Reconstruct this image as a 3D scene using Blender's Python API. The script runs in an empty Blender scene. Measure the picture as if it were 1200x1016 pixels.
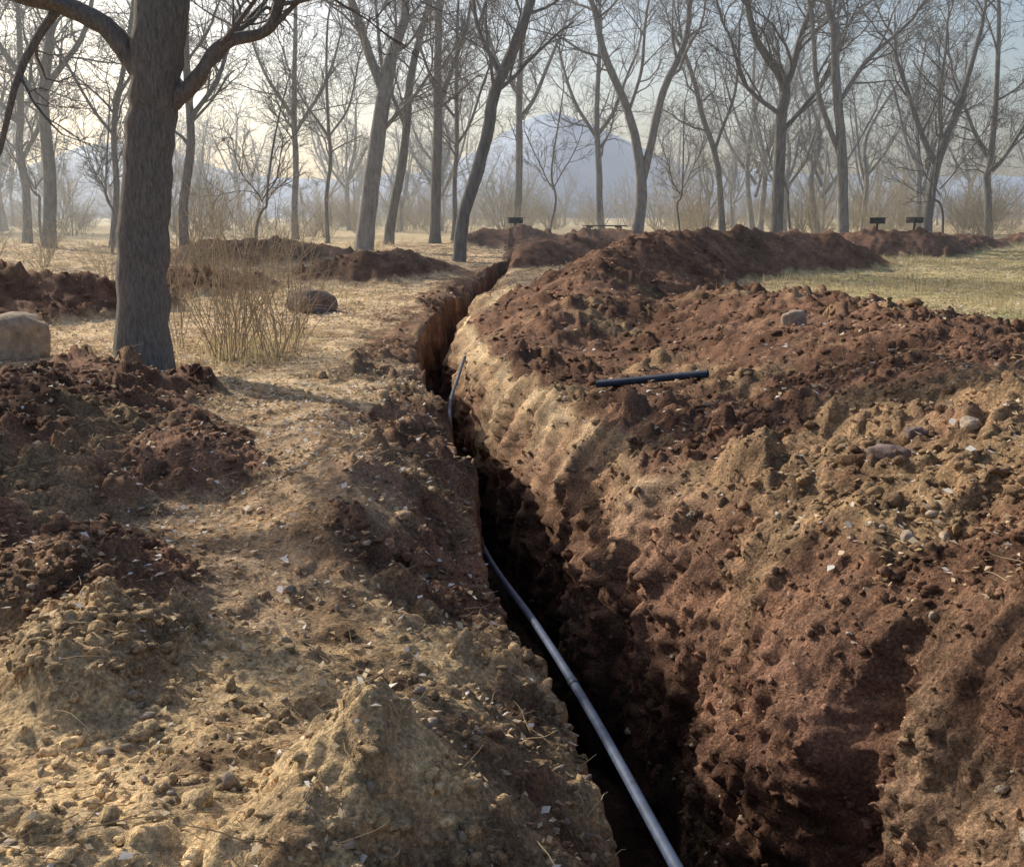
import bpy, math, random
import numpy as np
from mathutils import Vector
rng = np.random.default_rng(7)
random.seed(7)
scene = bpy.context.scene
scene.view_settings.view_transform = 'Standard'
scene.view_settings.look = 'None'
scene.view_settings.exposure = 0

# ---------------------------------------------------------------- noise
def h32(ix, iy, iz, seed):
    h = (ix.astype(np.int64) * 374761393 + iy.astype(np.int64) * 668265263 + iz.astype(np.int64) * 2147483647 + seed * 974711) & 0xFFFFFFFF
    h = ((h ^ (h >> 13)) * 1274126177) & 0xFFFFFFFF
    h = ((h ^ (h >> 15)) * 2246822519) & 0xFFFFFFFF
    h = h ^ (h >> 16)
    return (h & 0xFFFFFF).astype(np.float64) / float(0xFFFFFF)
def vnoise(x, y, z=None, seed=0):
    x = np.asarray(x, float); y = np.asarray(y, float)
    x, y = np.broadcast_arrays(x, y)
    xi = np.floor(x); yi = np.floor(y); fx = x - xi; fy = y - yi
    fx = fx*fx*fx*(fx*(fx*6-15)+10); fy = fy*fy*fy*(fy*(fy*6-15)+10)
    if z is None:
        z0 = np.zeros_like(xi)
        a = h32(xi, yi, z0, seed); b = h32(xi+1, yi, z0, seed)
        c = h32(xi, yi+1, z0, seed); d = h32(xi+1, yi+1, z0, seed)
        return ((a*(1-fx)+b*fx)*(1-fy) + (c*(1-fx)+d*fx)*fy)*2-1
    z = np.asarray(z, float); zi = np.floor(z); fz = z - zi; fz = fz*fz*(3-2*fz)
    def pl(k):
        a = h32(xi, yi, k, seed); b = h32(xi+1, yi, k, seed)
        c = h32(xi, yi+1, k, seed); d = h32(xi+1, yi+1, k, seed)
        return (a*(1-fx)+b*fx)*(1-fy) + (c*(1-fx)+d*fx)*fy
    return (pl(zi)*(1-fz)+pl(zi+1)*fz)*2-1
def fbm(x, y, wl, octs=4, seed=0, gain=.5):
    s = 0; a = 1; tot = 0
    for o in range(octs):
        ang = .6+o*1.1; c, sn = math.cos(ang), math.sin(ang)
        s = s + a*vnoise((x*c-y*sn)/wl+o*17.3, (x*sn+y*c)/wl-o*9.1, None, seed+o)
        tot += a; a *= gain; wl *= .5
    return s/tot
def ridged(x, y, wl, octs=3, seed=0):
    s = 0; a = 1; tot = 0
    for o in range(octs):
        ang = .9+o*1.3; c, sn = math.cos(ang), math.sin(ang)
        s = s + a*(1-2.2*np.abs(vnoise((x*c-y*sn)/wl+o*7.3, (x*sn+y*c)/wl-o*3.1, None, seed+o)))
        tot += a; a *= .5; wl *= .5
    return s/tot
def clods(x, y, cell, seed, frac=.6):
    X = x/cell; Y = y/cell
    X = X+.25*vnoise(X*1.7, Y*1.7, None, seed+8); Y = Y+.25*vnoise(X*1.7+9, Y*1.7, None, seed+9)
    xi = np.floor(X); yi = np.floor(Y); out = np.zeros(np.shape(X)); z0 = np.zeros_like(xi)
    for dx in (-1, 0, 1):
        for dy in (-1, 0, 1):
            cx = xi+dx; cy = yi+dy
            px = cx + h32(cx, cy, z0, seed); py = cy + h32(cx, cy, z0, seed+1)
            r = .18+.42*h32(cx, cy, z0, seed+2); on = h32(cx, cy, z0, seed+3) < frac
            st = .7+.6*h32(cx, cy, z0, seed+4)
            d2 = ((X-px)*st)**2+((Y-py)/st)**2
            hh = np.sqrt(np.maximum(r*r-d2, 0))
            out = np.maximum(out, np.where(on, hh, 0))
    return out*cell
def sst(a, b, x):
    t = np.clip((x-a)/(b-a), 0, 1); return t*t*(3-2*t)

# ---------------------------------------------------------------- mesh helper
def mk_mesh(name, V, F, mat=None, col=None, smooth=False, parent=None):
    V = np.ascontiguousarray(V, dtype=np.float32).reshape(-1, 3)
    F = np.ascontiguousarray(F, dtype=np.int32)
    me = bpy.data.meshes.new(name)
    k = F.shape[1]
    me.vertices.add(len(V)); me.vertices.foreach_set('co', V.ravel())
    me.loops.add(F.size); me.loops.foreach_set('vertex_index', F.ravel())
    me.polygons.add(len(F)); me.polygons.foreach_set('loop_start', np.arange(0, F.size, k, dtype=np.int32))
    me.polygons.foreach_set('loop_total', np.full(len(F), k, dtype=np.int32))
    me.update(calc_edges=True)
    if smooth: me.polygons.foreach_set('use_smooth', np.ones(len(F), dtype=bool))
    if col is not None:
        ca = me.color_attributes.new('Col', 'FLOAT_COLOR', 'POINT')
        c4 = np.ones((len(V), 4), dtype=np.float32); c4[:, :3] = col
        ca.data.foreach_set('color', c4.ravel())
    if mat: me.materials.append(mat)
    ob = bpy.data.objects.new(name, me); scene.collection.objects.link(ob)
    if parent: ob.parent = parent
    return ob

# ---------------------------------------------------------------- materials
def newmat(name):
    m = bpy.data.materials.new(name); m.use_nodes = True
    nt = m.node_tree; b = nt.nodes['Principled BSDF']
    b.inputs['Roughness'].default_value = .95
    b.inputs['Specular IOR Level'].default_value = .1
    return m, nt, b
def noise_node(nt, scale, detail=6, rough=.6, vec=None):
    n = nt.nodes.new('ShaderNodeTexNoise'); n.inputs['Scale'].default_value = scale
    n.inputs['Detail'].default_value = detail; n.inputs['Roughness'].default_value = rough
    if vec is not None: nt.links.new(vec, n.inputs['Vector'])
    return n
def ramp(nt, fac, stops):
    r = nt.nodes.new('ShaderNodeValToRGB'); nt.links.new(fac, r.inputs[0])
    e = r.color_ramp.elements
    e[0].position = stops[0][0]; e[0].color = (*stops[0][1], 1)
    e[1].position = stops[-1][0]; e[1].color = (*stops[-1][1], 1)
    for p, c in stops[1:-1]:
        k = e.new(p); k.color = (*c, 1)
    return r
def mulcol(nt, a, b, mode='MULTIPLY', fac=1):
    m = nt.nodes.new('ShaderNodeMix'); m.data_type = 'RGBA'; m.blend_type = mode
    m.inputs['Factor'].default_value = fac
    nt.links.new(a, m.inputs[6]); nt.links.new(b, m.inputs[7]); return m.outputs[2]

def soil_mat(name, base=None, bump=1.0):
    m, nt, b = newmat(name)
    geo = nt.nodes.new('ShaderNodeNewGeometry'); pos = geo.outputs['Position']
    n1 = noise_node(nt, 5, 4, .7, pos); n2 = noise_node(nt, 60, 4, .75, pos)
    r1 = ramp(nt, n1.outputs[0], [(.3, (.55, .53, .52)), (.5, (1.04, 1.03, 1.0)), (.72, (1.68, 1.56, 1.38))])
    r2 = ramp(nt, n2.outputs[0], [(.3, (.42, .42, .43)), (.50, (1.03, 1.02, 1.0)), (.70, (2.0, 1.93, 1.8))])
    a = nt.nodes.new('ShaderNodeVertexColor'); a.layer_name = 'Col'; src = a.outputs[0]
    c = mulcol(nt, src, r1.outputs[0]); c = mulcol(nt, c, r2.outputs[0])
    nt.links.new(c, b.inputs['Base Color'])
    bp = nt.nodes.new('ShaderNodeBump'); bp.inputs['Strength'].default_value = 1*bump
    bp.inputs['Distance'].default_value = .026
    nt.links.new(n2.outputs[0], bp.inputs['Height']); nt.links.new(bp.outputs[0], b.inputs['Normal'])
    return m
M_soil = soil_mat('soil')
def rock_mat(name, c):
    m, nt, b = newmat(name)
    geo = nt.nodes.new('ShaderNodeNewGeometry')
    n = noise_node(nt, 9, 8, .7, geo.outputs['Position'])
    r = ramp(nt, n.outputs[0], [(.3, tuple(k*.5 for k in c)), (.55, c), (.75, tuple(k*1.4 for k in c))])
    nt.links.new(r.outputs[0], b.inputs['Base Color'])
    bp = nt.nodes.new('ShaderNodeBump'); bp.inputs['Distance'].default_value = .04
    nt.links.new(n.outputs[0], bp.inputs['Height']); nt.links.new(bp.outputs[0], b.inputs['Normal'])
    return m
M_rock = rock_mat('rock', (.24, .18, .16)); M_rock2 = rock_mat('pale_rock', (.44, .35, .27))
def bark_mat(name, c, bump=True):
    m, nt, b = newmat(name)
    geo = nt.nodes.new('ShaderNodeNewGeometry')
    mp = nt.nodes.new('ShaderNodeMapping'); mp.inputs['Scale'].default_value = (1, 1, .22)
    nt.links.new(geo.outputs['Position'], mp.inputs['Vector'])
    n = noise_node(nt, 38 if bump else 9, 5, .7, mp.outputs[0])
    r = ramp(nt, n.outputs[0], [(.3, tuple(k*.5 for k in c)), (.52, c), (.7, tuple(k*1.4 for k in c))])
    nt.links.new(r.outputs[0], b.inputs['Base Color'])
    if bump:
        bp = nt.nodes.new('ShaderNodeBump'); bp.inputs['Distance'].default_value = .035
        nt.links.new(n.outputs[0], bp.inputs['Height']); nt.links.new(bp.outputs[0], b.inputs['Normal'])
    return m
M_bark = bark_mat('bark', (.22, .205, .19)); M_barkm = bark_mat('grey_bark', (.19, .18, .17), False); M_bark2 = bark_mat('pale_bark', (.28, .265, .25), False)
M_brush = bark_mat('brush_stems', (.44, .35, .24), False)
def vcol_mat(name, transl=0):
    m, nt, b = newmat(name)
    a = nt.nodes.new('ShaderNodeVertexColor'); a.layer_name = 'Col'
    nt.links.new(a.outputs[0], b.inputs['Base Color'])
    if transl:
        tr = nt.nodes.new('ShaderNodeBsdfTranslucent'); nt.links.new(a.outputs[0], tr.inputs[0])
        mx = nt.nodes.new('ShaderNodeMixShader'); mx.inputs[0].default_value = transl
        nt.links.new(b.outputs[0], mx.inputs[1]); nt.links.new(tr.outputs[0], mx.inputs[2])
        nt.links.new(mx.outputs[0], nt.nodes['Material Output'].inputs[0])
    return m
M_leaf = vcol_mat('dry_leaf', .3); M_grass = vcol_mat('dry_grass_blade', .4)

# ---------------------------------------------------------------- terrain
YK = [-12, 0, 2.4, 5, 8.9, 14, 17, 21, 25, 27.5, 29.5, 31, 60]
XK = [2.6, .95, .50, .01, -.61, -1.33, -1.45, -1.32, -1.05, -.85, -.55, -.3, -.3]
TE0, TE1 = 28.5, 31
def xL0(y): return np.interp(y, YK, XK)
def width(y): return 1.46-.24*sst(3, 6, y)-.47*sst(5, 14, y)
def xLf(y): return xL0(y)+.07*vnoise(y/.9, y*0+3.1, None, 5)+.035*vnoise(y/.23, y*0+1.1, None, 6)+.015*vnoise(y/.07, y*0, None, 8)
def xRf(y): return xL0(y)+width(y)+.12*vnoise(y/1.1, y*0+7.7, None, 9)+.07*vnoise(y/.3, y*0+2.2, None, 10)+.03*vnoise(y/.1, y*0, None, 11)
def ridge(x, y, pts):
    out = np.zeros(np.shape(x))
    if len(pts) == 1: pts = pts+[(pts[0][0]+.01, pts[0][1], pts[0][2], pts[0][3])]
    for a, b in zip(pts[:-1], pts[1:]):
        dx, dy = b[0]-a[0], b[1]-a[1]
        t = np.clip(((x-a[0])*dx+(y-a[1])*dy)/(dx*dx+dy*dy), 0, 1)
        d = np.hypot(x-a[0]-t*dx, y-a[1]-t*dy)
        h = a[2]+(b[2]-a[2])*t; w = a[3]+(b[3]-a[3])*t
        f = np.clip(1-d/w, 0, 1)
        out = np.maximum(out, h*(.55*f*f*(3-2*f)+.45*f))
    return out
SPOIL = [
 [(3.6,-8,.9,2.6),(3.2,2,.9,2.1),(3.3,5,.86,2.7),(3.7,8,.80,3.1),(4.1,11,.74,3.2),(3.9,14,.66,3.0),(3.2,16.5,.45,2.4)],
 [(.9,14,.35,1.6),(1.3,17,.8,1.9),(2.2,21,1.05,2.1),(3.6,25,1.2,2.2),(5.3,27,1.25,2.1)],
 [(5.6,28,1.15,1.6),(6.8,28.5,1.15,1.6),(9.0,29.5,1.0,1.7),(10.2,30,.6,1.4)],
 [(.2,29,.5,1.4),(1.2,31,.8,1.6),(3,33,.7,1.7)],
 [(-3.4,2.8,.34,1.5),(-3.5,5,.60,1.7),(-3.6,7,.58,1.6),(-4.1,9.3,.42,1.4),(-4.5,10.6,.2,1.1)],
 [(-1.9,4.5,.30,.9),(-2.2,5.4,.10,.7)], [(-2.2,6.6,.30,.8),(-2.5,7.4,.2,.7)], [(-1.5,3.7,.20,.6)],
 [(-13,16.5,1.1,2.3),(-9.8,17,1.0,2.0),(-8.1,18,.8,1.7),(-7.0,19,.35,1.2)],
 [(-7.4,22,.5,1.5),(-6.6,23.5,.45,1.3)],
 [(-5.2,25.5,.35,1.2),(-3.9,26,.75,1.6),(-2.8,27.3,.6,1.3),(-2.1,28.5,.3,1.1)],
 [(-9.5,31,.7,1.6),(-7.2,32,.8,1.8),(-5.8,33,.4,1.5)],
 [(-1.2,42,.7,1.8),(.6,42.5,.85,2.0),(1.6,42,.5,1.8)],
 [(3.0,45,.6,1.8),(4.6,45,.7,1.9),(5.6,44,.5,1.6)],
 [(9.8,37,.5,1.6),(12.2,35,.85,1.9),(14.2,35.5,.8,1.9),(16.6,39,.6,1.7),(18.6,41,.5,1.6)],
 [(22,44,.5,1.6),(25,45,.55,1.6)],
]
SANDM = [
 [(-3.0,1.2,.25,1.4),(-1.7,2.1,.14,.9),(-1.0,2.5,.10,.6)],
 [(-.50,2.45,.22,.5),(-.33,2.68,.42,.56),(-.22,3.0,.28,.5),(-.12,3.6,.02,.4)],
]
BANK = [[(-.65,4.3,.06,.6),(-.85,5.3,.32,.75),(-1.25,7.0,.28,.75),(-1.9,8.8,.08,.6)]]
def ground0(x, y):
    return .6*sst(13, 48, y)+.3*sst(45, 85, y)
def macro(x, y):
    wx = x+.40*fbm(x, y, 1.3, 4, 31); wy = y+.40*fbm(x, y, 1.3, 4, 47)
    sp = np.zeros(np.shape(x))
    for r in SPOIL: sp = np.maximum(sp, ridge(wx, wy, r))
    sd = np.zeros(np.shape(x))
    for r in SANDM: sd = np.maximum(sd, ridge(x+.1*vnoise(x/.4, y/.4), y, r))
    bk = ridge(wx, wy, BANK[0])
    return sp, sd, bk
def zones(x, y, sp):
    xl = xLf(y); xr = xRf(y)
    right = sst(-.02, .1, x-xr)*(1-sst(15, 19, y))*(1-sst(4.5, 6.0, x-xr))
    lipL = (1-sst(.30, 1.0, xl-x+.6*fbm(x, y, .5, 3, 88)))*(x < xl+.01)*(1-sst(28, 31, y))
    spoil = np.clip(np.maximum.reduce([sst(.03, .12, sp), right, lipL*.9]), 0, 1)
    sand = (x < xl+.01)*(1-sst(3.5, 4.6, y+.5*fbm(x, y, .9, 3, 77)))*(1-sst(.12, .3, sp)*.8)
    return spoil, sand
def surface(x, y):
    """height of the ground surface outside the trench"""
    sp, sd, bk = macro(x, y)
    spoil, sand = zones(x, y, sp)
    xl = xLf(y); xr = xRf(y)
    near = 1-sst(40, 90, y)
    rough = np.clip(.28+.9*spoil+.35*sand, 0, 1.1)*near*(1-sst(60, 120, np.abs(x)))
    z = ground0(x, y)+sp+sd+bk
    z = z+.12*fbm(x, y, 1.4, 2, 3)*np.clip(.35+spoil, 0, 1)*near
    right = (x > (xl+xr)/2)
    dl = np.where(right, x-xr, xl-x); dl = np.maximum(dl, 0)
    tr = 1-sst(TE0, TE1, y)
    z = z+np.where(right, .10*np.exp(-dl/1.5), -.04)*tr
    z = z-(.13+.09*vnoise(y/.5, y*0, None, 21))*np.exp(-dl/.20)*tr
    z = z-np.where(~right, .17*np.exp(-dl/.40)*(1-sst(5.5, 8.5, y)), 0)*tr
    lod = np.clip(1.4-y/26, 0, 1)
    z = z+rough*(.085*fbm(x, y, .5, 5, 60, .6)+.050*ridged(x, y, .42, 4, 75))
    m1 = sst(-.25, .35, fbm(x, y, .9, 2, 90))
    z = z+rough*(.8*clods(x, y, .34, 100, .30)*(.25+.75*spoil)*m1 + .85*clods(x+.3, y, .15, 110, .45)*(.3+.7*m1) + .8*clods(x, y+.4, .055, 120, .55)*lod)
    z = z+rough*.012*fbm(x, y, .05, 2, 130)*lod
    return z, spoil, sand, sp

def rows():
    ys = list(np.linspace(-14, 1.4, 60)); y = 1.4
    while y < 8: y += max(.008, .0036*y); ys.append(y)
    while y < 45: y += .0075*y; ys.append(y)
    while y < 4200: y *= 1.07; ys.append(y)
    return np.array(ys)
ys = rows(); NR = len(ys)
NL, NE, NW, NF = 330, 60, 84, 18
sc = np.maximum(1, ys/6.0)
lin = np.arange(NL)*.0138
D = np.zeros((NR, NL+NE)); D[:, :NL] = lin[None]*sc[:, None]
D[:, NL:] = (lin[-1]*sc)[:, None]+3.0*(np.exp(np.arange(1, NE+1)*(math.log(1200)/NE))-1)[None, :]
xl = xLf(ys)[:, None]; xr = xRf(ys)[:, None]
Yc = ys[:, None]
XLo = (xl-D)[:, ::-1]; XRo = xr+D
YY = np.broadcast_to(Yc, XLo.shape)
ZL, spL, sdL, rL = surface(XLo, YY.copy())
ZR, spR, sdR, rR = surface(XRo, YY.copy())
zl = ZL[:, -1:]; zr = ZR[:, :1]
depth = 1.9*(1-sst(TE0, TE1, Yc))
act = np.clip(depth/1.9, 0, 1)
q = np.linspace(0, 1, NW+1)[1:][None, :]
Zlw = zl-depth*q**1.05
Xlw = xl+(.06*q+.10*q*q)*1.0
wob = .10*fbm(Yc+.2*Zlw, Zlw, .35, 5, 200, .6)
Xlw = Xlw+wob*np.sin(np.pi*np.clip(q*.9+.05, 0, 1))*act
qr = np.linspace(0, 1, NW+1)[:-1][None, :]      # 0 floor -> 1 lip
botR = zl*.5+zr*.5-depth
Zrw = botR+(zr-botR)*qr
dn = 1-qr
Xrw = xr-(.05*dn+.12*dn**.8+.24*(1-np.exp(-dn/.16)))
Yq = Yc+0*Zrw
wob = .17*fbm(Yq+.25*Zrw, Zrw*.85, .42, 6, 210, .70)+.018*ridged(Yq+.2*Zrw, Zrw*.4, .16, 3, 211)
upw = sst(1.0, .0, dn)
cl = clods(Yq, Zrw+5, .14, 220, .35)*.9*(.35+.65*upw)+clods(Yq, Zrw+3, .06, 223, .6)*.95
Xrw = Xrw+(wob-cl)*np.sin(np.pi*np.clip(dn*.85+.12, 0, 1))**.6*act
f = np.linspace(0, 1, NF+2)[1:-1][None, :]
Xf = Xlw[:, -1:]+(Xrw[:, :1]-Xlw[:, -1:])*f
Zf = Zlw[:, -1:]+(Zrw[:, :1]-Zlw[:, -1:])*f+(.05*fbm(Xf, Yc+0*Xf, .4, 4, 230)+clods(Xf, Yc+0*Xf, .12, 231, .5)*.7)*act
X = np.concatenate([XLo, Xlw, Xf, Xrw, XRo], 1); Z = np.concatenate([ZL, Zlw, Zf, Zrw, ZR], 1)
NC = X.shape[1]; Y = np.broadcast_to(Yc, X.shape).copy()
# colours
def lerp(a, b, t): return a+(b-a)*t[..., None]
def C(*c): return np.array(c, float)
def groundcol(x, y, spoil, sand, sp):
    n1 = fbm(x, y, 1.3, 4, 300)*.5+.5; n2 = fbm(x, y, .35, 4, 310)*.5+.5; n3 = fbm(x, y, 5, 3, 320)*.5+.5
    lit = lerp(C(.36, .26, .165)*np.ones(x.shape+(3,)), C(.68, .53, .35)*np.ones(3), sst(.3, .65, n2))
    grass = lerp(C(.36, .32, .16)*np.ones(x.shape+(3,)), C(.58, .49, .29), sst(.3, .65, n3*.5+n2*.5))
    gg = sst(5.8, 7.4, x)*sst(10.5, 12, y)*(1-sst(15, 19, y+4*(n3-.5))); grass = lerp(grass, C(.21, .29, .11), gg*.7)
    g = sst(3.5, 6.5, x-.05*y)
    base = lerp(lit, grass, g)
    far = sst(38, 60, y); base = lerp(base, C(.50, .42, .27), far)
    nearp = (1-sst(6, 11, y)); base = lerp(base, C(.36, .25, .165)+.14*(n2[..., None]-.5), nearp*.85)
    so = lerp(C(.100, .056, .039)*np.ones(x.shape+(3,)), C(.265, .157, .110), sst(.25, .75, n1*.5+n2*.5))
    yel = sst(.57, .74, fbm(x, y, .8, 4, 340)*.5+.5)
    so = lerp(so, C(.40, .29, .175), yel*.55*(1-sst(14, 20, y)))
    base = lerp(base, so, spoil)
    sa = lerp(C(.16, .10, .066)*np.ones(x.shape+(3,)), C(.60, .45, .27), sst(.32, .58, n2*.45+n1*.55))
    return lerp(base, sa, sand)
CL = groundcol(XLo, YY, spL, sdL, rL); CR = groundcol(XRo, YY, spR, sdR, rR)
def wallcol(yy, zz, s):
    n = fbm(yy, zz*1.0, .5, 5, s)*.5+.5; n4 = fbm(yy, zz, .7, 4, s+20)*.5+.5
    c = lerp(C(.135, .074, .053)*np.ones(yy.shape+(3,)), C(.33, .19, .138), sst(.25, .7, n))
    c = lerp(c, C(.44, .33, .22), sst(.58, .74, n4)*.5)
    return c
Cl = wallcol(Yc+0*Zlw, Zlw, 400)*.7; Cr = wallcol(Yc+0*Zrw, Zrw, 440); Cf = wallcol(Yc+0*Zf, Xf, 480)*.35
low_dark = sst(.42, .85, dn+.15*fbm(Yq, Zrw, .6, 3, 470))   # right wall colour gets darker towards the floor
Cr = Cr*(1-.65*low_dark[..., None])
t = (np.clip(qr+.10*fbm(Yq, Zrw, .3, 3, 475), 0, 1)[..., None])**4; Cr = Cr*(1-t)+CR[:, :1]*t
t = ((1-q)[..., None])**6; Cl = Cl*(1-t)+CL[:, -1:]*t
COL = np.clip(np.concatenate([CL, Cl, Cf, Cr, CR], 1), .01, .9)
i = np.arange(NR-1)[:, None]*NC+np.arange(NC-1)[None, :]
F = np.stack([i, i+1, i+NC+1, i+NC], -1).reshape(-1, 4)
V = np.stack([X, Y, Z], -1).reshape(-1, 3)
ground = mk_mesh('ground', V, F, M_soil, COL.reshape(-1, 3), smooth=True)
def gz(x, y):
    return float(surface(np.array([[float(x)]]), np.array([[float(y)]]))[0][0, 0])
def gzv(x, y):
    return surface(np.asarray(x)[None, :], np.asarray(y)[None, :])

# ---------------------------------------------------------------- scattered clods
def ico(sub):
    import bmesh
    bm = bmesh.new(); bmesh.ops.create_icosphere(bm, subdivisions=sub, radius=1)
    v = np.array([p.co[:] for p in bm.verts]); f_ = np.array([[q_.index for q_ in p.verts] for p in bm.faces]); bm.free()
    return v, f_
iv, jf = ico(2)
def scatter_lumps(name, P, S, mat, flat=.7, col=None, smooth=False):
    n = len(P); off = rng.uniform(0, 100, (n, 1, 3))
    w = iv[None]*1.1+off
    nn = vnoise(w[..., 0], w[..., 1], w[..., 2], 900)*.55+vnoise(w[..., 0]*2.6, w[..., 1]*2.6, w[..., 2]*2.6, 901)*.30
    v = iv[None]*(1+nn)[..., None]
    st = rng.uniform(.5, 1.45, (n, 1, 3)); st[..., 2] *= flat
    v = v*st*S[:, None, None]
    a = rng.uniform(0, 6.28, n); c, s = np.cos(a)[:, None], np.sin(a)[:, None]
    vx = v[..., 0]*c-v[..., 1]*s; vy = v[..., 0]*s+v[..., 1]*c
    v = np.stack([vx, vy, v[..., 2]], -1)+P[:, None, :]
    ff = jf[None]+(np.arange(n)*len(iv))[:, None, None]
    cc = None if col is None else np.repeat(col, len(iv), 0)
    return mk_mesh(name, v, ff.reshape(-1, 3), mat, cc, smooth=smooth)
def sample(n, x0, x1, y0, y1):
    y = np.exp(rng.uniform(math.log(y0), math.log(y1), n*3))
    x = (rng.uniform(0, 1, n*3)*(x1-x0)+x0)*(.6+y)
    xl_, xr_ = xLf(y), xRf(y)
    k = (x < xl_-.01) | (x > xr_+.01)
    x, y = x[k], y[k]
    z, spo, san, sp_ = gzv(x, y)
    return x, y, z[0], spo[0], san[0]
x_, y_, z_, so_, sa_ = sample(18000, -.62, .66, 1.6, 26)
cm = sst(-.35, .35, fbm(x_, y_, .8, 3, 611))
k = rng.uniform(0, 1, len(x_)) < np.clip(so_*.85+sa_*.16+.04, 0, 1)*(.2+.8*cm); x_, y_, z_, so_, sa_ = x_[k], y_[k], z_[k], so_[k], sa_[k]
S = .005+.022*rng.uniform(0, 1, len(x_))**3.0; S *= (1+.045*y_); big = rng.uniform(0, 1, len(x_)) < .02; S[big] *= 2.2
cc = groundcol(x_[None], y_[None], so_[None], sa_[None], None)[0]*rng.uniform(.8, 1.4, (len(x_), 1))
print('clods', len(x_))
P_ = np.stack([x_, y_, z_+S*.1], -1)
nw = 3600; ri = rng.integers(0, NR, nw*3); ri = ri[(ys[ri] > 1.6) & (ys[ri] < 14)][:nw]; ci = (NW*(1-.8*rng.uniform(0, 1, len(ri))**1.5)).astype(int)-1
Pw = np.stack([Xrw[ri, ci], Yq[ri, ci], Zrw[ri, ci]], -1); Sw = .004+.022*rng.uniform(0, 1, len(ri))**3
cw = Cr[ri, ci]*rng.uniform(.9, 1.6, (len(ri), 1)); pl_ = rng.uniform(0, 1, len(ri)) < .07; cw[pl_] = C(.46, .39, .31)
scatter_lumps('dirt_clods', np.concatenate([P_, Pw]), np.concatenate([S, Sw]), M_soil, col=np.concatenate([cc, cw]))
x_, y_, z_, so_, sa_ = sample(280, -.6, .62, 1.8, 12)
S = .006+.020*rng.uniform(0, 1, len(x_))**2.5
scatter_lumps('pebbles', np.stack([x_, y_, z_+S*.3], -1), S, M_rock2)

# ---------------------------------------------------------------- leaf litter
def leaves(name, x, y, z, size, cols, mat):
    n = len(x)
    nrm = rng.normal(0, .45, (n, 3)); nrm[:, 2] = 1; nrm /= np.linalg.norm(nrm, axis=1)[:, None]
    a = rng.uniform(0, 6.28, n); t = np.stack([np.cos(a), np.sin(a), a*0], -1)
    t -= nrm*(t*nrm).sum(1)[:, None]; t /= np.linalg.norm(t, axis=1)[:, None]
    b = np.cross(nrm, t); asp = rng.uniform(.35, .75, n)
    P = np.stack([x, y, z+.008+size*.25], -1)
    s = size[:, None]; bb = b*asp[:, None]
    curl = nrm*s*rng.uniform(-.3, .5, n)[:, None]
    v = np.stack([P-t*s, P-t*s*.15+bb*s+curl, P+t*s, P+t*s*.1-bb*s+curl], 1)
    f_ = np.arange(n*4).reshape(-1, 4)
    mk_mesh(name, v, f_, mat, np.repeat(cols, 4, 0))
parts = []
x_, y_, z_, so_, sa_ = sample(60000, -.62, .5, 3.5, 42)
lm = sst(-.3, .3, fbm(x_, y_, 1.1, 3, 622))
k = rng.uniform(0, 1, len(x_)) < np.clip((1-so_)*(1-sa_)*sst(4, 11, y_)*(.3+.7*lm)+.035, 0, 1)
parts.append((x_[k], y_[k], z_[k], (.010+.016*rng.uniform(0, 1, k.sum()))*(1+.03*y_[k])))
x_, y_, z_, so_, sa_ = sample(1700, -.6, .6, 1.8, 9)
parts.append((x_, y_, z_, .006+.018*rng.uniform(0, 1, len(x_))**1.5))
lx, ly, lz, ls = [np.concatenate([p[j] for p in parts]) for j in range(4)]
u = rng.uniform(0, 1, (len(lx), 1)); lc = C(.30, .19, .10)*(1-u)+C(.78, .65, .45)*u
glint = rng.uniform(0, 1, (len(lx), 1)) < .14; lc = np.where(glint, C(.84, .80, .74), lc)  # some leaves coloured near-white to stand for sun glints
print('leaves', len(lx)); leaves('leaf_litter', lx, ly, lz, ls, lc, M_leaf)

# ---------------------------------------------------------------- tubes
class Tube:
    def __init__(s): s.V = []; s.F = []; s.n = 0
    def add(s, P, R, sides):
        N, n, _ = P.shape
        T = np.gradient(P, axis=1); T /= np.linalg.norm(T, axis=2, keepdims=True)+1e-9
        mean = P[:, -1]-P[:, 0]; ref = np.where((np.abs(mean[:, 2:3]) > .8*np.linalg.norm(mean, axis=1, keepdims=True)), C(1, .1, 0), C(0, .1, 1))
        U = np.cross(T, ref[:, None, :]); U /= np.linalg.norm(U, axis=2, keepdims=True)+1e-9
        W = np.cross(T, U); a = np.arange(sides)*2*math.pi/sides
        v = P[:, :, None]+R[:, :, None, None]*(U[:, :, None]*np.cos(a)[:, None]+W[:, :, None]*np.sin(a)[:, None])
        idx = np.arange(N*n*sides).reshape(N, n, sides); nx = np.roll(idx, -1, 2)
        f_ = np.stack([idx[:, :-1], nx[:, :-1], nx[:, 1:], idx[:, 1:]], -1).reshape(-1, 4)+s.n
        s.V.append(v.reshape(-1, 3)); s.F.append(f_); s.n += N*n*sides
    def mesh(s, name, mat, **k): return mk_mesh(name, np.concatenate(s.V), np.concatenate(s.F), mat, smooth=True, **k)
def unit(v): return v/(np.linalg.norm(v, axis=-1, keepdims=True)+1e-9)
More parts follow.
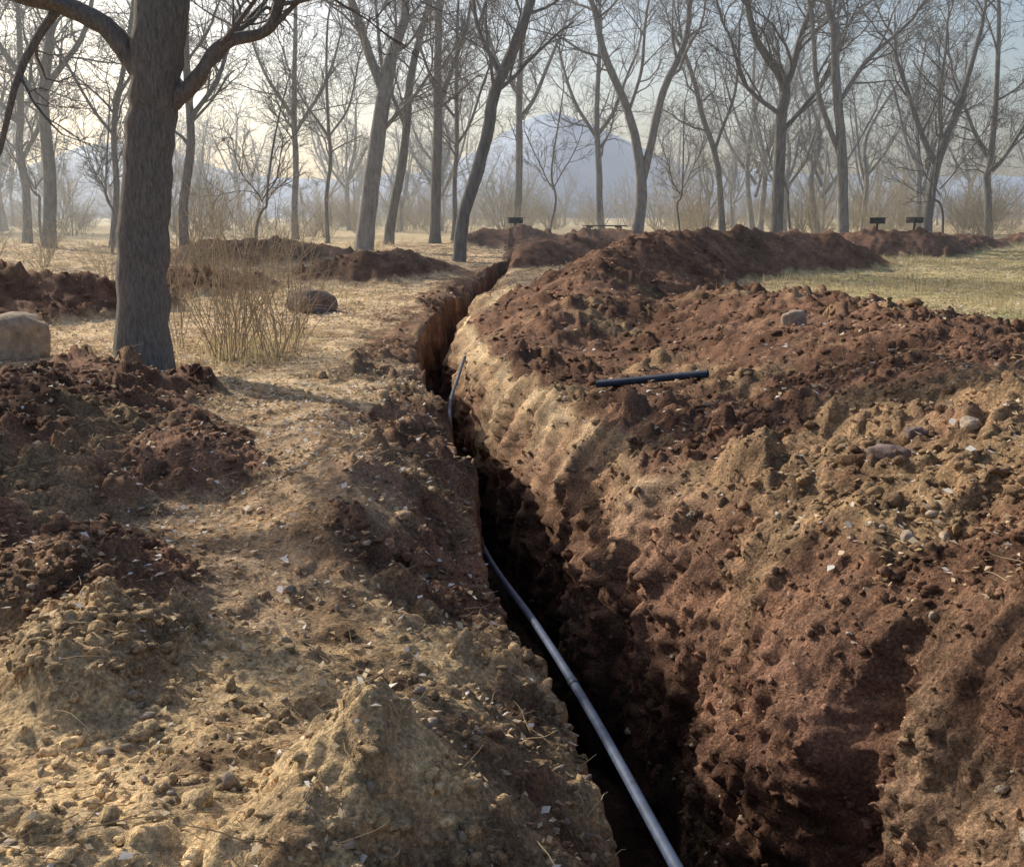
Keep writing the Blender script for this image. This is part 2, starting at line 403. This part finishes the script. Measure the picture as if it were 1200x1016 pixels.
def children(P, R, m, t0, ang, lenf, L, rf, minr):
    N, n, _ = P.shape
    t = (t0+(1-t0)*(np.arange(m)[None]+rng.uniform(0, 1, (N, m)))/m)*(n-1)*.999
    i0 = np.floor(t).astype(int); fr = (t-i0)[..., None]; ar = np.arange(N)[:, None]
    p = P[ar, i0]*(1-fr)+P[ar, i0+1]*fr; d = unit(P[ar, i0+1]-P[ar, i0])
    r = R[ar, i0]*(1-fr[..., 0])+R[ar, i0+1]*fr[..., 0]
    rd = unit(rng.normal(0, 1, (N, m, 3))); pp = unit(np.cross(d, rd))
    a = rng.normal(ang, .20, (N, m))[..., None]
    nd = d*np.cos(a)+pp*np.sin(a)
    ll = L[:, None]*lenf*rng.uniform(.55, 1.25, (N, m))*(1.15-.45*t/(n-1))
    return p.reshape(-1, 3), unit(nd.reshape(-1, 3)), ll.ravel(), np.maximum(r*rf*rng.uniform(.7, 1.05, (N, m)), minr).ravel()
def extend(tb, p, d, L, r, n, sides, jit, up, endr=.35):
    N = len(p); P = np.empty((N, n, 3)); P[:, 0] = p
    for i_ in range(1, n):
        d = unit(d+rng.normal(0, jit, (N, 3))+C(0, 0, up)); P[:, i_] = P[:, i_-1]+d*(L/(n-1))[:, None]
    R = r[:, None]*np.linspace(1, endr, n)[None]; tb.add(P, R, sides); return P, R

# ---------------------------------------------------------------- grass
def blades(name, x, y, z, hgt, wid, cols, lean=.35):
    n = len(x); a = rng.uniform(0, 6.28, n); r = np.abs(rng.normal(0, lean, n))
    dx, dy = np.cos(a)*r, np.sin(a)*r; b = rng.uniform(0, 6.28, n)
    W = np.stack([np.cos(b)*wid, np.sin(b)*wid, b*0], -1); P = np.stack([x, y, z-.01], -1)
    m_ = P+np.stack([dx*hgt*.35, dy*hgt*.35, hgt*.6], -1); e = P+np.stack([dx*hgt, dy*hgt, hgt*(1-.3*r)], -1)
    v = np.stack([P-W, P+W, m_+W*.7, m_-W*.7, e+W*.12, e-W*.12], 1)
    b6 = (np.arange(n)*6)[:, None]
    f_ = np.concatenate([b6+np.array([[0, 1, 2, 3]]), b6+np.array([[3, 2, 4, 5]])])
    mk_mesh(name, v, f_, M_grass, np.repeat(cols, 6, 0))
gx, gy = [], []
def tuft(cx, cy, n, r): gx.append(rng.normal(cx, r, n)); gy.append(rng.normal(cy, r, n))
for _ in range(1000):
    y0 = rng.uniform(11.5, 46); x0 = rng.uniform(.20, .64)*y0
    if vnoise(np.array([x0/4]), np.array([y0/4]), None, 5)[0] > -.1: tuft(x0, y0, 26, .16)
for _ in range(45): tuft(rng.normal(-3.6, .45), rng.normal(13.2, .9), 24, .16)
for _ in range(260):
    y0 = rng.uniform(18, 46); tuft(rng.uniform(-.55, -.1)*y0, y0, 22, .12)
gx = np.concatenate(gx); gy = np.concatenate(gy)
k = (gx < xLf(gy)-.3) | (gx > xRf(gy)+.3); gx, gy = gx[k], gy[k]
z, so, sa, _s = gzv(gx, gy); z = z[0]; k = so[0] < .4; gx, gy, z = gx[k], gy[k], z[k]
hh = rng.uniform(.05, .26, len(gx)); u = rng.uniform(0, 1, (len(gx), 1))
gc = C(.38, .32, .18)*(1-u)+C(.72, .61, .38)*u
gr = (gx > 5.5) & (gy < 18) & (rng.uniform(0, 1, len(gx)) < .6); gc[gr] = C(.24, .32, .13); hh[gr] *= .5
blades('dry_grass', gx, gy, z, hh, .003+.00014*gy, gc)
x_, y_, z_, so_, sa_ = sample(260, -.6, .62, 1.9, 12)
tb = Tube(); n_ = len(x_); a = rng.uniform(0, 6.28, n_)
extend(tb, np.stack([x_, y_, z_+.02], -1), unit(np.stack([np.cos(a), np.sin(a), rng.normal(.05, .2, n_)], -1)), rng.uniform(.05, .25, n_), np.full(n_, .0024), 6, 4, .16, -.02, .5)
m_st, nt, b = newmat('straw_stalk'); nn_ = noise_node(nt, 3); rr = ramp(nt, nn_.outputs[0], [(.35, (.28, .20, .12)), (.65, (.60, .48, .30))]); nt.links.new(rr.outputs[0], b.inputs['Base Color'])
tb.mesh('straw', m_st)

# ---------------------------------------------------------------- trees
def dense(pts, k=6, jit=.02, wig=1.0):
    p = np.array([a[:3] for a in pts], float); r = np.array([a[3] for a in pts], float)
    n = len(p); out = []; ro = []
    for i_ in range(n-1):
        p0 = p[max(i_-1, 0)]; p1 = p[i_]; p2 = p[i_+1]; p3 = p[min(i_+2, n-1)]
        for j in range(k):
            t = j/k
            out.append(.5*((2*p1)+(-p0+p2)*t+(2*p0-5*p1+4*p2-p3)*t*t+(-p0+3*p1-3*p2+p3)*t**3)); ro.append(r[i_]*(1-t)+r[i_+1]*t)
    out.append(p[-1]); ro.append(r[-1]); out = np.array(out); ro = np.array(ro)
    if jit:
        ph = rng.uniform(0, 6, 2); kk = np.arange(len(out)); am = np.clip(.28-ro, 0, .13)*1.3*wig*np.clip(kk/5, 0, 1)
        out[1:-1, 0] += (np.sin(kk*.55+ph[0])*am)[1:-1]; out[1:-1, 1] += (np.sin(kk*.43+ph[1])*am)[1:-1]
        out[1:-1] += rng.normal(0, jit, (len(out)-2, 3))*ro[1:-1, None]*2
    return out, ro*(1+rng.normal(0, .03, len(ro)))
def tree(name, limbs, mat, L0=3.2, c=(8, 6, 5, 4), t0=.35, minr=.0075, flare=True, rs=1.0, wig=.6):
    tb = Tube()
    for li, (pts, frm) in enumerate(limbs):
        P, R = dense([(*p_[:3], p_[3]*rs) for p_ in pts], wig=wig)
        if li == 0 and flare: R[:3] *= np.array([1.35, 1.12, 1.04])
        tb.add(P[None], R[None], 16 if pts[0][3] > .15 else 8)
        L = np.array([L0])
        p, d, l, r = children(P[None], R[None], c[0], max(frm, .05), .75, 1, L, .5, .02)
        e = unit(P[-1]-P[-3])
        p = np.concatenate([p, np.tile(P[-1], (3, 1))]); d = np.concatenate([d, unit(e+rng.normal(0, .3, (3, 3)))])
        l = np.concatenate([l, np.full(3, L0)]); r = np.concatenate([r, np.full(3, R[-1]*.75)])
        r = np.minimum(r, .020*l+.010)
        P1, R1 = extend(tb, p, d, l, r, 8, 6, .17, .05)
        a = children(P1, R1, c[1], .15, .75, .55, l, .62, minr*1.6); P2, R2 = extend(tb, *a, 6, 4, .18, .03)
        b = children(P2, R2, c[2], .12, .7, .6, a[2], .62, minr); P3, R3 = extend(tb, *b, 4, 3, .18, .02, .5)
        e_ = children(P3, R3, c[3], .12, .65, .65, b[2], .7, minr*.8); extend(tb, *e_, 3, 3, .2, .02, .5)
    return tb
def put(tb, name, mat): return tb.mesh(name, mat)
def W(x, y, z, r): return (x, y, z, r)

main = tree('m', [
 ([W(-4.30,11.5,-.15,.31),W(-4.20,11.5,1.28,.285),W(-4.08,11.5,2.22,.27),W(-3.92,11.5,3.13,.265),W(-3.78,11.5,4.0,.28),W(-3.65,11.6,5.6,.22),W(-3.9,12.0,8,.15)], .72),
 ([W(-3.90,11.5,2.95,.13),W(-4.10,11.45,3.36,.13),W(-4.42,11.45,3.72,.11),W(-4.8,11.4,3.93,.10),W(-5.34,11.3,4.05,.09),W(-6.6,11,4.5,.07)], .45),
 ([W(-4.0,11.5,2.70,.12),W(-3.66,11.45,3.00,.10),W(-3.37,11.4,3.25,.08),W(-3.07,11.4,3.56,.07),W(-2.6,11.4,3.72,.06),W(-2.3,11.3,4.3,.05)], .35),
 ([W(-3.75,11.6,4.4,.14),W(-3.2,12,5.4,.11),W(-2.4,12.6,7,.08)], .3),
], M_bark, L0=2.4, c=(6, 5, 4, 3), wig=.15)
put(main, 'bare_tree', M_bark)
def simple(x, y, r, top, lean=(0, 0), fork=.5, H=None, k=2):
    z = .6*float(sst(13, 48, y))+.3*float(sst(45, 85, y))-.1
    H = H or top; tx, ty = lean
    zf = z+H*fork
    limbs = [([W(x,y,z,r),W(x+tx*.25+rng.normal(0,.1),y,z+H*.25,r*.88),W(x+tx*.5,y+ty*.5,zf,r*.75),W(x+tx+rng.normal(0,.3),y+ty,z+H,r*.4)], .45)]
    for j in range(k):
        s_ = 1 if j % 2 else -1; aa = rng.uniform(-1, 1); zb = zf-rng.uniform(0, .15)*H
        bx = x+tx*(zb-z)/H
        limbs.append(([W(bx,y,zb,r*.55),W(bx+s_*H*.09,y+aa*.5,zb+H*.14,r*.45),W(bx+s_*H*.18,y+aa*1.4,zb+H*.38,r*.28)], .2))
    return limbs
def T(limbs, mat=M_barkm, **kw):
    kw.setdefault('rs', .80)
    put(tree('t', limbs, mat, **kw), 'bare_tree', mat)
T([([W(-18.3,40,.4,.32),W(-18.0,40,3.5,.29),W(-17.9,40,6.6,.24),W(-17.3,40,9.8,.15),W(-17.5,40,13,.1)], .4),
   ([W(-17.95,40,5.6,.16),W(-19.2,40,7.8,.13),W(-20.2,40,10.5,.08)], .2), ([W(-17.9,40,6.4,.16),W(-16.4,40,8.4,.12),W(-15.6,40.5,11,.08)], .2)])
T([([W(-5.6,38,.3,.42),W(-5.14,38,3.4,.37),W(-4.6,38,6.3,.34),W(-4.15,38,7.9,.24),W(-3.8,38,9.6,.18),W(-3.6,38,13,.1)], .5),
   ([W(-4.65,38,6.0,.24),W(-5.2,38,7.8,.2),W(-5.9,38,9.5,.16),W(-6.5,38.6,12,.1)], .2),
   ([W(-4.9,38,4.7,.12),W(-3.9,38,5.6,.09),W(-2.9,38.2,7.2,.05)], .2)], M_bark2)
T([([W(-5.4,44,.4,.26),W(-4.8,44,3.7,.23),W(-4.23,44,7.15,.2),W(-3.5,44,10.5,.14),W(-3.2,44,13,.08)], .35),
   ([W(-4.5,44,5.4,.13),W(-5.4,44.2,8,.1),W(-5.8,44,11,.06)], .2)])
T([([W(-3.5,46,.4,.30),W(-3.33,46,5.6,.26),W(-3.16,46,9.1,.2),W(-3.3,46,13,.1)], .35), ([W(-3.3,46,6.4,.14),W(-2.2,46,9,.1),W(-1.7,46,12,.06)], .2)])
T(simple(-2.9, 50, .17, 12, (.3, 0)))
T([([W(-1.7,32,.15,.27),W(-1.47,32,1.85,.25),W(-.74,32,4.4,.235),W(-.44,32,5.67,.22),W(.56,32,8.1,.18),W(1.3,32,11,.1)], .5),
   ([W(-.35,32,5.9,.1),W(-1.0,32,7.4,.08),W(-1.3,32.2,9.6,.05)], .2)], M_barkm, wig=.3)
T(simple(.3, 60, .3, 14, (.4, 0), .6))
T([([W(5.48,45,.5,.36),W(5.69,45,3.3,.31),W(4.95,45,6.2,.22),W(3.85,45,9.0,.18),W(3.25,45,10.8,.14),W(2.6,45,13.5,.08)], .45),
   ([W(5.66,45,3.1,.25),W(6.34,45,6.2,.21),W(7.18,45,8.7,.17),W(7.65,45,10.8,.13),W(8.2,45,13.5,.07)], .35),
   ([W(5.0,45,6.0,.1),W(5.6,45.3,8.4,.09),W(5.9,45,11,.06)], .15)], M_bark2, L0=3.4)
T(simple(5.5, 62, .28, 13, (-.7, 0), .5))
T([([W(11.45,55,.6,.22),W(10.8,55,5,.19),W(9.9,55,7.6,.16),W(8.9,55,10.3,.12)], .4), ([W(10.75,55,5,.12),W(11.6,55,8,.1),W(11.9,55,12,.06)], .2)])
T([([W(11.46,44,.4,.34),W(11.4,44,5.4,.29),W(11.4,44,7.15,.27),W(10.3,44,8.9,.18),W(9.4,44,11,.12)], .45),
   ([W(11.4,44,6.9,.2),W(12.1,44,8.9,.17),W(12.7,44,11.5,.1)], .2), ([W(11.4,44,5.2,.14),W(12.9,44,7,.11),W(14,44.3,9.4,.07)], .2),
   ([W(11.42,44,5.9,.13),W(9.8,44,7.3,.1),W(8.8,43.8,9.4,.06)], .2)], M_barkm)
T([([W(13.1,40,.3,.27),W(12.66,40,5.1,.23),W(12.2,40,8.2,.19),W(11.9,40,9.8,.16),W(11.7,40,13,.1)], .45),
   ([W(12.9,40,3.6,.15),W(11.7,40,6.7,.13),W(11.1,40,9.7,.1),W(10.7,40,12,.06)], .3),
   ([W(12.5,40,6,.13),W(13.8,40,7.8,.1),W(15.2,40,9.2,.06)], .2)], M_bark2)
T([([W(20.4,50,.6,.3),W(20.6,50,4.3,.27),W(21.6,50,7.4,.18),W(22.2,50,11,.1)], .35), ([W(20.6,50,4.2,.2),W(19.3,50,6.6,.15),W(18.2,50,9.4,.1)], .2),
   ([W(20.9,50,5,.12),W(20.4,50,8,.1),W(20.6,50,11,.06)], .2)])
T(simple(24.9, 53, .26, 12, (-.6, 0), .35))
T(simple(-11, 34, .21, 10, (.9, 0), .55)); T(simple(-15.8, 40, .16, 12, (1.6, 0), .5)); T(simple(-11.1, 52, .22, 13, (.6, 0), .5))
T(simple(-22, 46, .25, 12, (.5, 0), .45)); T(simple(18.5, 30, .20, 11, (-1.2, 0), .35), L0=3.2)
T(simple(-7.9, 9.9, .24, 9.5, (-.3, .4), .42, k=2), L0=1.8, c=(3, 3, 3, 2))   # tree just outside the frame on the left
T(simple(-8.2, 45, .12, 10, (.4, 0), .5))
for (x0, y0, r0, h0) in [(-9.4,37,.07,6),(1.9,52,.08,8),(8.1,49,.07,7),(14.4,52,.09,9),(17.9,42,.07,7),(-14.2,36,.06,6),(-19.9,43,.08,8)]:
    T(simple(x0, y0, r0, h0, (rng.uniform(-1.2, 1.2), 0), rng.uniform(.25, .5)), L0=1.9, c=(6, 5, 4, 3))

# distant wood : shared meshes under one parent
wood = bpy.data.objects.new('distant_trees', None); scene.collection.objects.link(wood)
M_far = bark_mat('far_bark', (.32, .32, .32), False); M_fbr = bark_mat('far_brush', (.44, .38, .27), False)
var = []
for v_ in range(6):
    tb = tree('v', [( [(0,0,-.2,.2),(rng.normal(0,.3),rng.normal(0,.3),3.5,.17),(rng.normal(0,.6),rng.normal(0,.6),7,.12),(rng.normal(0,1),rng.normal(0,1),11,.06)], .25)]+
       [([(0,0,2.6+j*.8,.12),(math.cos(j*2.1+v_)*1.5,math.sin(j*2.1+v_)*1.5,5.2+j*.6,.09),(math.cos(j*2.1+v_)*2.8,math.sin(j*2.1+v_)*2.8,9,.05)], .2) for j in range(3)], M_far, L0=3.0, c=(6, 5, 4, 2), minr=.011)
    me = mk_mesh('tree_form', np.concatenate(tb.V), np.concatenate(tb.F), M_far, smooth=True); var.append(me.data)
    bpy.data.objects.remove(me)
def inst(par, me, x, y, s, rz, nm):
    o = bpy.data.objects.new(nm, me); scene.collection.objects.link(o); o.parent = par
    z = .6*float(sst(13, 48, y))+.3*float(sst(45, 85, y)); o.location = (x, y, z-.1); o.scale = (s, s, s*random.uniform(.8, 1.2)); o.rotation_euler = (0, 0, rz)
for _ in range(125):
    y0 = random.uniform(62, 150); x0 = random.uniform(-.72, .72)*y0
    if abs(x0/y0-.07) < .09 and random.random() < .8: continue
    inst(wood, random.choice(var), x0, y0, random.uniform(.45, 1.1), random.uniform(0, 6.28), 'tree')
brush = bpy.data.objects.new('brush_thicket', None); scene.collection.objects.link(brush)
bv = []
def shrub(n, h, spread, r=.012, c=(4, 4)):
    tb = Tube(); a = rng.uniform(0, 6.28, n); p = np.stack([np.cos(a)*.3*rng.uniform(0, 1, n), np.sin(a)*.3*rng.uniform(0, 1, n), a*0-.05], -1)
    d = unit(np.stack([np.cos(a)*spread*rng.uniform(.2, 1, n), np.sin(a)*spread*rng.uniform(.2, 1, n), a*0+1], -1))
    L = h*rng.uniform(.55, 1.1, n); P, R = extend(tb, p, d, L, np.full(n, r), 7, 4, .14, .01, .3)
    a_ = children(P, R, c[0], .2, .6, .45, L, .6, r*.35); P2, R2 = extend(tb, *a_, 4, 3, .2, .02, .5)
    b_ = children(P2, R2, c[1], .2, .65, .55, a_[2], .7, r*.25); extend(tb, *b_, 3, 3, .2, .01, .5)
    return tb
for v_ in range(4):
    tb = shrub(18, 3.4, .8, .02, (6, 4)); o = mk_mesh('brush_form', np.concatenate(tb.V), np.concatenate(tb.F), M_fbr, smooth=True); bv.append(o.data); bpy.data.objects.remove(o)
for _ in range(300):
    y0 = random.uniform(52, 120); x0 = random.uniform(-.7, .7)*y0
    inst(brush, random.choice(bv), x0, y0, random.uniform(.35, 1.3), random.uniform(0, 6.28), 'brush')
for x0, y0, s0 in [(-9.6,24,.4),(-8.2,27,.5),(-14,30,.6),(-12,38,.8),(-17,33,.7),(-20,38,.9),(-9,40,.6),(17,46,.5),(22,47,.6),(8.5,50,.6)]:
    inst(brush, random.choice(bv), x0, y0, s0, random.random()*6, 'brush')
for (x0, y0, h, n) in [(-3.55,12.6,1.8,26),(-3.1,13.0,1.4,22),(-3.9,14.0,2.4,20),(-3.3,15,1.9,18),(-3.7,13.2,3.0,12),(-4.6,13.5,2.6,12)]:
    tb = shrub(n, h, .42, .0075, (4, 3)); o = tb.mesh('dry_shrub', M_brush); o.location = (x0, y0, gz(x0, y0))

# ---------------------------------------------------------------- hills
hx = np.linspace(-3200, 3200, 260); hy = np.linspace(2300, 3900, 50)
HX, HY = np.meshgrid(hx, hy)
az = HX/HY
prof = np.interp(az, [-1.2, -.5, -.42, -.36, -.28, -.2, -.1, -.06, -.02, .015, .045, .08, .12, .17, .3, .45, .6, 1.2],
                 [.03, .045, .075, .08, .05, .04, .04, .052, .078, .102, .106, .092, .070, .050, .045, .045, .04, .04])
prof = prof+.006*fbm(az*14, az*0, 1, 4, 70)
env = np.sin(np.pi*np.clip((HY-2300)/1600, 0, 1))**.8
HZ = prof*3000*env*(1+.10*fbm(HX, HY, 500, 5, 71))-5
idx = np.arange(49)[:, None]*260+np.arange(259)[None]
m, nt, b = newmat('hill_haze_blue')
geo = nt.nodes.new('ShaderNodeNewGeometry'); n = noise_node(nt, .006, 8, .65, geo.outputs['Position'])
r = ramp(nt, n.outputs[0], [(.3, (.27, .37, .54)), (.7, (.36, .45, .60))]); nt.links.new(r.outputs[0], b.inputs['Base Color'])  # aerial haze of the distance painted into the hills as blue
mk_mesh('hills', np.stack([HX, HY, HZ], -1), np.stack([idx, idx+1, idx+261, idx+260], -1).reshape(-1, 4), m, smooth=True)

# ---------------------------------------------------------------- rocks
def rock(name, loc, size, mat, seed):
    v, f_ = ico(4); o = seed*7.7
    nn = .30*vnoise(v[:, 0]*1.1+o, v[:, 1]*1.1, v[:, 2]*1.1, seed)+.14*vnoise(v[:, 0]*2.6+o, v[:, 1]*2.6, v[:, 2]*2.6, seed)+.04*vnoise(v[:, 0]*8+o, v[:, 1]*8, v[:, 2]*8, seed)
    v = v*(1+nn)[:, None]; v = np.sign(v)*np.abs(v)**.72
    ob = mk_mesh(name, v*np.array(size), f_, mat, smooth=True); ob.location = loc; ob.rotation_euler = (0, 0, seed*.7)
    return ob
def rk(x, y, s, mat, seed, sink=.25): rock('rock', (x, y, gz(x, y)+s[2]*(1-sink*2)), s, mat, seed)
rk(-3.75, 18.6, (.56, .36, .28), M_rock, 3)
rk(-6.45, 12.6, (.55, .4, .36), M_rock2, 5)
rk(3.0, 10.6, (.13, .12, .11), M_rock2, 6, .2)
rk(1.98, 5.1, (.10, .07, .06), M_rock, 8, .1); rk(2.2, 5.3, (.06, .05, .04), M_rock, 9, .1)
rk(1.75, 4.2, (.04, .03, .03), M_rock2, 11); rk(2.35, 5.0, (.05, .045, .035), M_rock2, 12, .1)
rk(-2.55, 4.3, (.08, .05, .05), M_rock2, 13)

# ---------------------------------------------------------------- pipes
def pipe_mat(name, c, rough=.4):
    m, nt, b = newmat(name); geo = nt.nodes.new('ShaderNodeNewGeometry')
    n = noise_node(nt, 22, 6, .7, geo.outputs['Position'])
    r = ramp(nt, n.outputs[0], [(.35, tuple(k*.55 for k in c)), (.55, c), (.8, tuple(k*1.15 for k in c))]); nt.links.new(r.outputs[0], b.inputs['Base Color'])
    b.inputs['Roughness'].default_value = rough; b.inputs['Specular IOR Level'].default_value = .3
    return m
M_pipe = pipe_mat('pvc', (.06, .085, .145), .6); M_pipe2 = pipe_mat('poly_pipe', (.03, .045, .08), .55)
def hollow_pipe(name, pts, r, mat, coupling=None):
    P, R = dense([(*p, r) for p in pts], 10, 0); R[:] = r
    tb = Tube(); tb.add(P[None], R[None], 20); tb.add(P[::-1][None], R[None]*.82, 20)
    for e in (P[:2], P[::-1][:2]):
        d = e[0]-e[1]; d = d/np.linalg.norm(d)
        tb.add(np.array([[e[0]-d*.001, e[0]+d*.001]]), np.array([[r, r*.82]]), 20)
    par = bpy.data.objects.new(name, None); scene.collection.objects.link(par)
    tb.mesh('tube', mat, parent=par)
    if coupling is not None:
        i_ = int(coupling*(len(P)-2)); a = P[i_]; d = P[i_+1]-a; d = d/np.linalg.norm(d)
        t2 = Tube(); t2.add(np.array([[a-d*.031, a-d*.03, a+d*.03, a+d*.031]]), np.array([[r, r*1.12, r*1.12, r]]), 20); t2.mesh('coupling', M_pipe2, parent=par)
hollow_pipe('water_pipe', [(.60,2.0,-.16),(.495,2.7,-.225),(.33,3.8,-.31),(.13,5,-.43),(-.20,7,-.70),(-.50,9,-.72),(-.70,11,-.42),(-.68,12.6,-.26),(-.64,13.4,-.14)], .020, M_pipe, .30)
def surfpipe(x0, y0, x1, y1, r, lift):
    za = gz(x0, y0)+lift; zb = gz(x1, y1)+lift
    hollow_pipe('plastic_pipe', [(x0+(x1-x0)*t_, y0+(y1-y0)*t_, za+(zb-za)*t_) for t_ in np.linspace(0, 1, 5)], r, M_pipe2)
surfpipe(.82, 9.5, 1.80, 9.05, .036, .075)

# ---------------------------------------------------------------- park furniture
m_iron, nt, b = newmat('dark_iron'); nn_ = noise_node(nt, 30); rr = ramp(nt, nn_.outputs[0], [(.3, (.015, .014, .013)), (.7, (.05, .035, .03))]); nt.links.new(rr.outputs[0], b.inputs['Base Color'])
m_wood, nt, b = newmat('weathered_wood'); nn_ = noise_node(nt, 20); rr = ramp(nt, nn_.outputs[0], [(.3, (.06, .045, .035)), (.7, (.13, .10, .08))]); nt.links.new(rr.outputs[0], b.inputs['Base Color'])
def box(name, par, c, s, mat, rot=(0, 0, 0)):
    import bmesh
    bm = bmesh.new(); bmesh.ops.create_cube(bm, size=1)
    for v in bm.verts: v.co = Vector((v.co.x*s[0], v.co.y*s[1], v.co.z*s[2]))
    bmesh.ops.bevel(bm, geom=bm.edges[:], offset=min(s)*.12, segments=1, affect='EDGES')
    me = bpy.data.meshes.new(name); bm.to_mesh(me); bm.free(); me.materials.append(mat)
    o = bpy.data.objects.new(name, me); scene.collection.objects.link(o); o.parent = par; o.location = c; o.rotation_euler = rot
def grill(x, y, rz):
    g = bpy.data.objects.new('park_grill', None); scene.collection.objects.link(g); g.location = (x, y, gz(x, y)); g.rotation_euler = (0, 0, rz)
    box('post', g, (0, 0, .42), (.09, .09, .95), m_iron); box('firebox_floor', g, (0, 0, .90), (.62, .45, .03), m_iron)
    box('firebox_side_1', g, (-.30, 0, 1.03), (.025, .45, .24), m_iron); box('firebox_side_2', g, (.30, 0, 1.03), (.025, .45, .24), m_iron)
    box('firebox_back', g, (0, .215, 1.03), (.57, .025, .24), m_iron); box('firebox_lip', g, (0, -.215, .96), (.57, .025, .10), m_iron)
    for j in range(8): box('grate_bar_%d' % (j+1), g, (-.24+j*.068, 0, 1.13), (.014, .41, .014), m_iron)
    box('handle', g, (.36, -.1, 1.13), (.10, .02, .02), m_iron)
grill(.15, 46, .2); grill(15.8, 44, -.3); grill(18.2, 46, .5)
def table(x, y, rz):
    g = bpy.data.objects.new('picnic_table', None); scene.collection.objects.link(g); g.location = (x, y, gz(x, y)); g.rotation_euler = (0, 0, rz)
    for j in range(5): box('top_plank_%d' % (j+1), g, (0, -.32+j*.16, .76), (1.9, .145, .05), m_wood)
    for s_ in (-1, 1):
        for j in range(2): box('seat_plank', g, (0, s_*(.66+j*.15), .45), (1.9, .14, .05), m_wood)
        box('cross_beam', g, (s_*.65, 0, .39), (.09, 1.6, .07), m_wood); box('top_beam', g, (s_*.65, 0, .70), (.09, .74, .07), m_wood)
        for q_ in (-1, 1): box('leg', g, (s_*.74, q_*.42, .36), (.09, .09, .82), m_wood, (q_*.5, 0, 0))
table(4.3, 47.5, .15)

# ---------------------------------------------------------------- haze lying in the wood (real air volume)
m = bpy.data.materials.new('smoky_air'); m.use_nodes = True; nt = m.node_tree; nt.nodes.clear()
o = nt.nodes.new('ShaderNodeOutputMaterial'); vs = nt.nodes.new('ShaderNodeVolumeScatter')
vs.inputs['Color'].default_value = (.84, .92, 1, 1); vs.inputs['Density'].default_value = .0038; vs.inputs['Anisotropy'].default_value = .5
nt.links.new(vs.outputs[0], o.inputs['Volume'])
c8 = np.array([(sx, sy, sz) for sx in (-170, 170) for sy in (22, 160) for sz in (-3, 14)], float)
fq = np.array([[0,1,3,2],[4,6,7,5],[0,4,5,1],[2,3,7,6],[0,2,6,4],[1,5,7,3]])
mk_mesh('haze', c8, fq, m)

# ---------------------------------------------------------------- light
EL = math.radians(31); sx_, sy_ = -.74, .67
sd_ = Vector((sx_, sy_, 0)).normalized()*math.cos(EL)+Vector((0, 0, math.sin(EL)))
sun = bpy.data.lights.new('sun', 'SUN'); sun.energy = 5; sun.angle = math.radians(.6); sun.color = (1, .92, .78)
so_ = bpy.data.objects.new('sun', sun); scene.collection.objects.link(so_); so_.rotation_euler = (-sd_).to_track_quat('-Z', 'Y').to_euler()
w = bpy.data.worlds.new('World'); scene.world = w; w.use_nodes = True; nt = w.node_tree
sk = nt.nodes.new('ShaderNodeTexSky'); sk.sky_type = 'NISHITA'; sk.sun_disc = False; sk.sun_elevation = EL
sk.sun_rotation = math.atan2(sx_, sy_); sk.dust_density = 3.2
nt.links.new(sk.outputs[0], nt.nodes['Background'].inputs[0]); nt.nodes['Background'].inputs[1].default_value = .15

cam = bpy.data.cameras.new('camera'); co = bpy.data.objects.new('camera', cam); scene.collection.objects.link(co)
cam.sensor_width = 36; cam.lens = 35; cam.clip_end = 12000; cam.clip_start = .05
co.location = (0, 0, 1.7); co.rotation_euler = (math.radians(90-12.2), 0, 0)
scene.camera = co
print('verts', sum(len(o.data.vertices) for o in bpy.data.objects if o.type == 'MESH'))
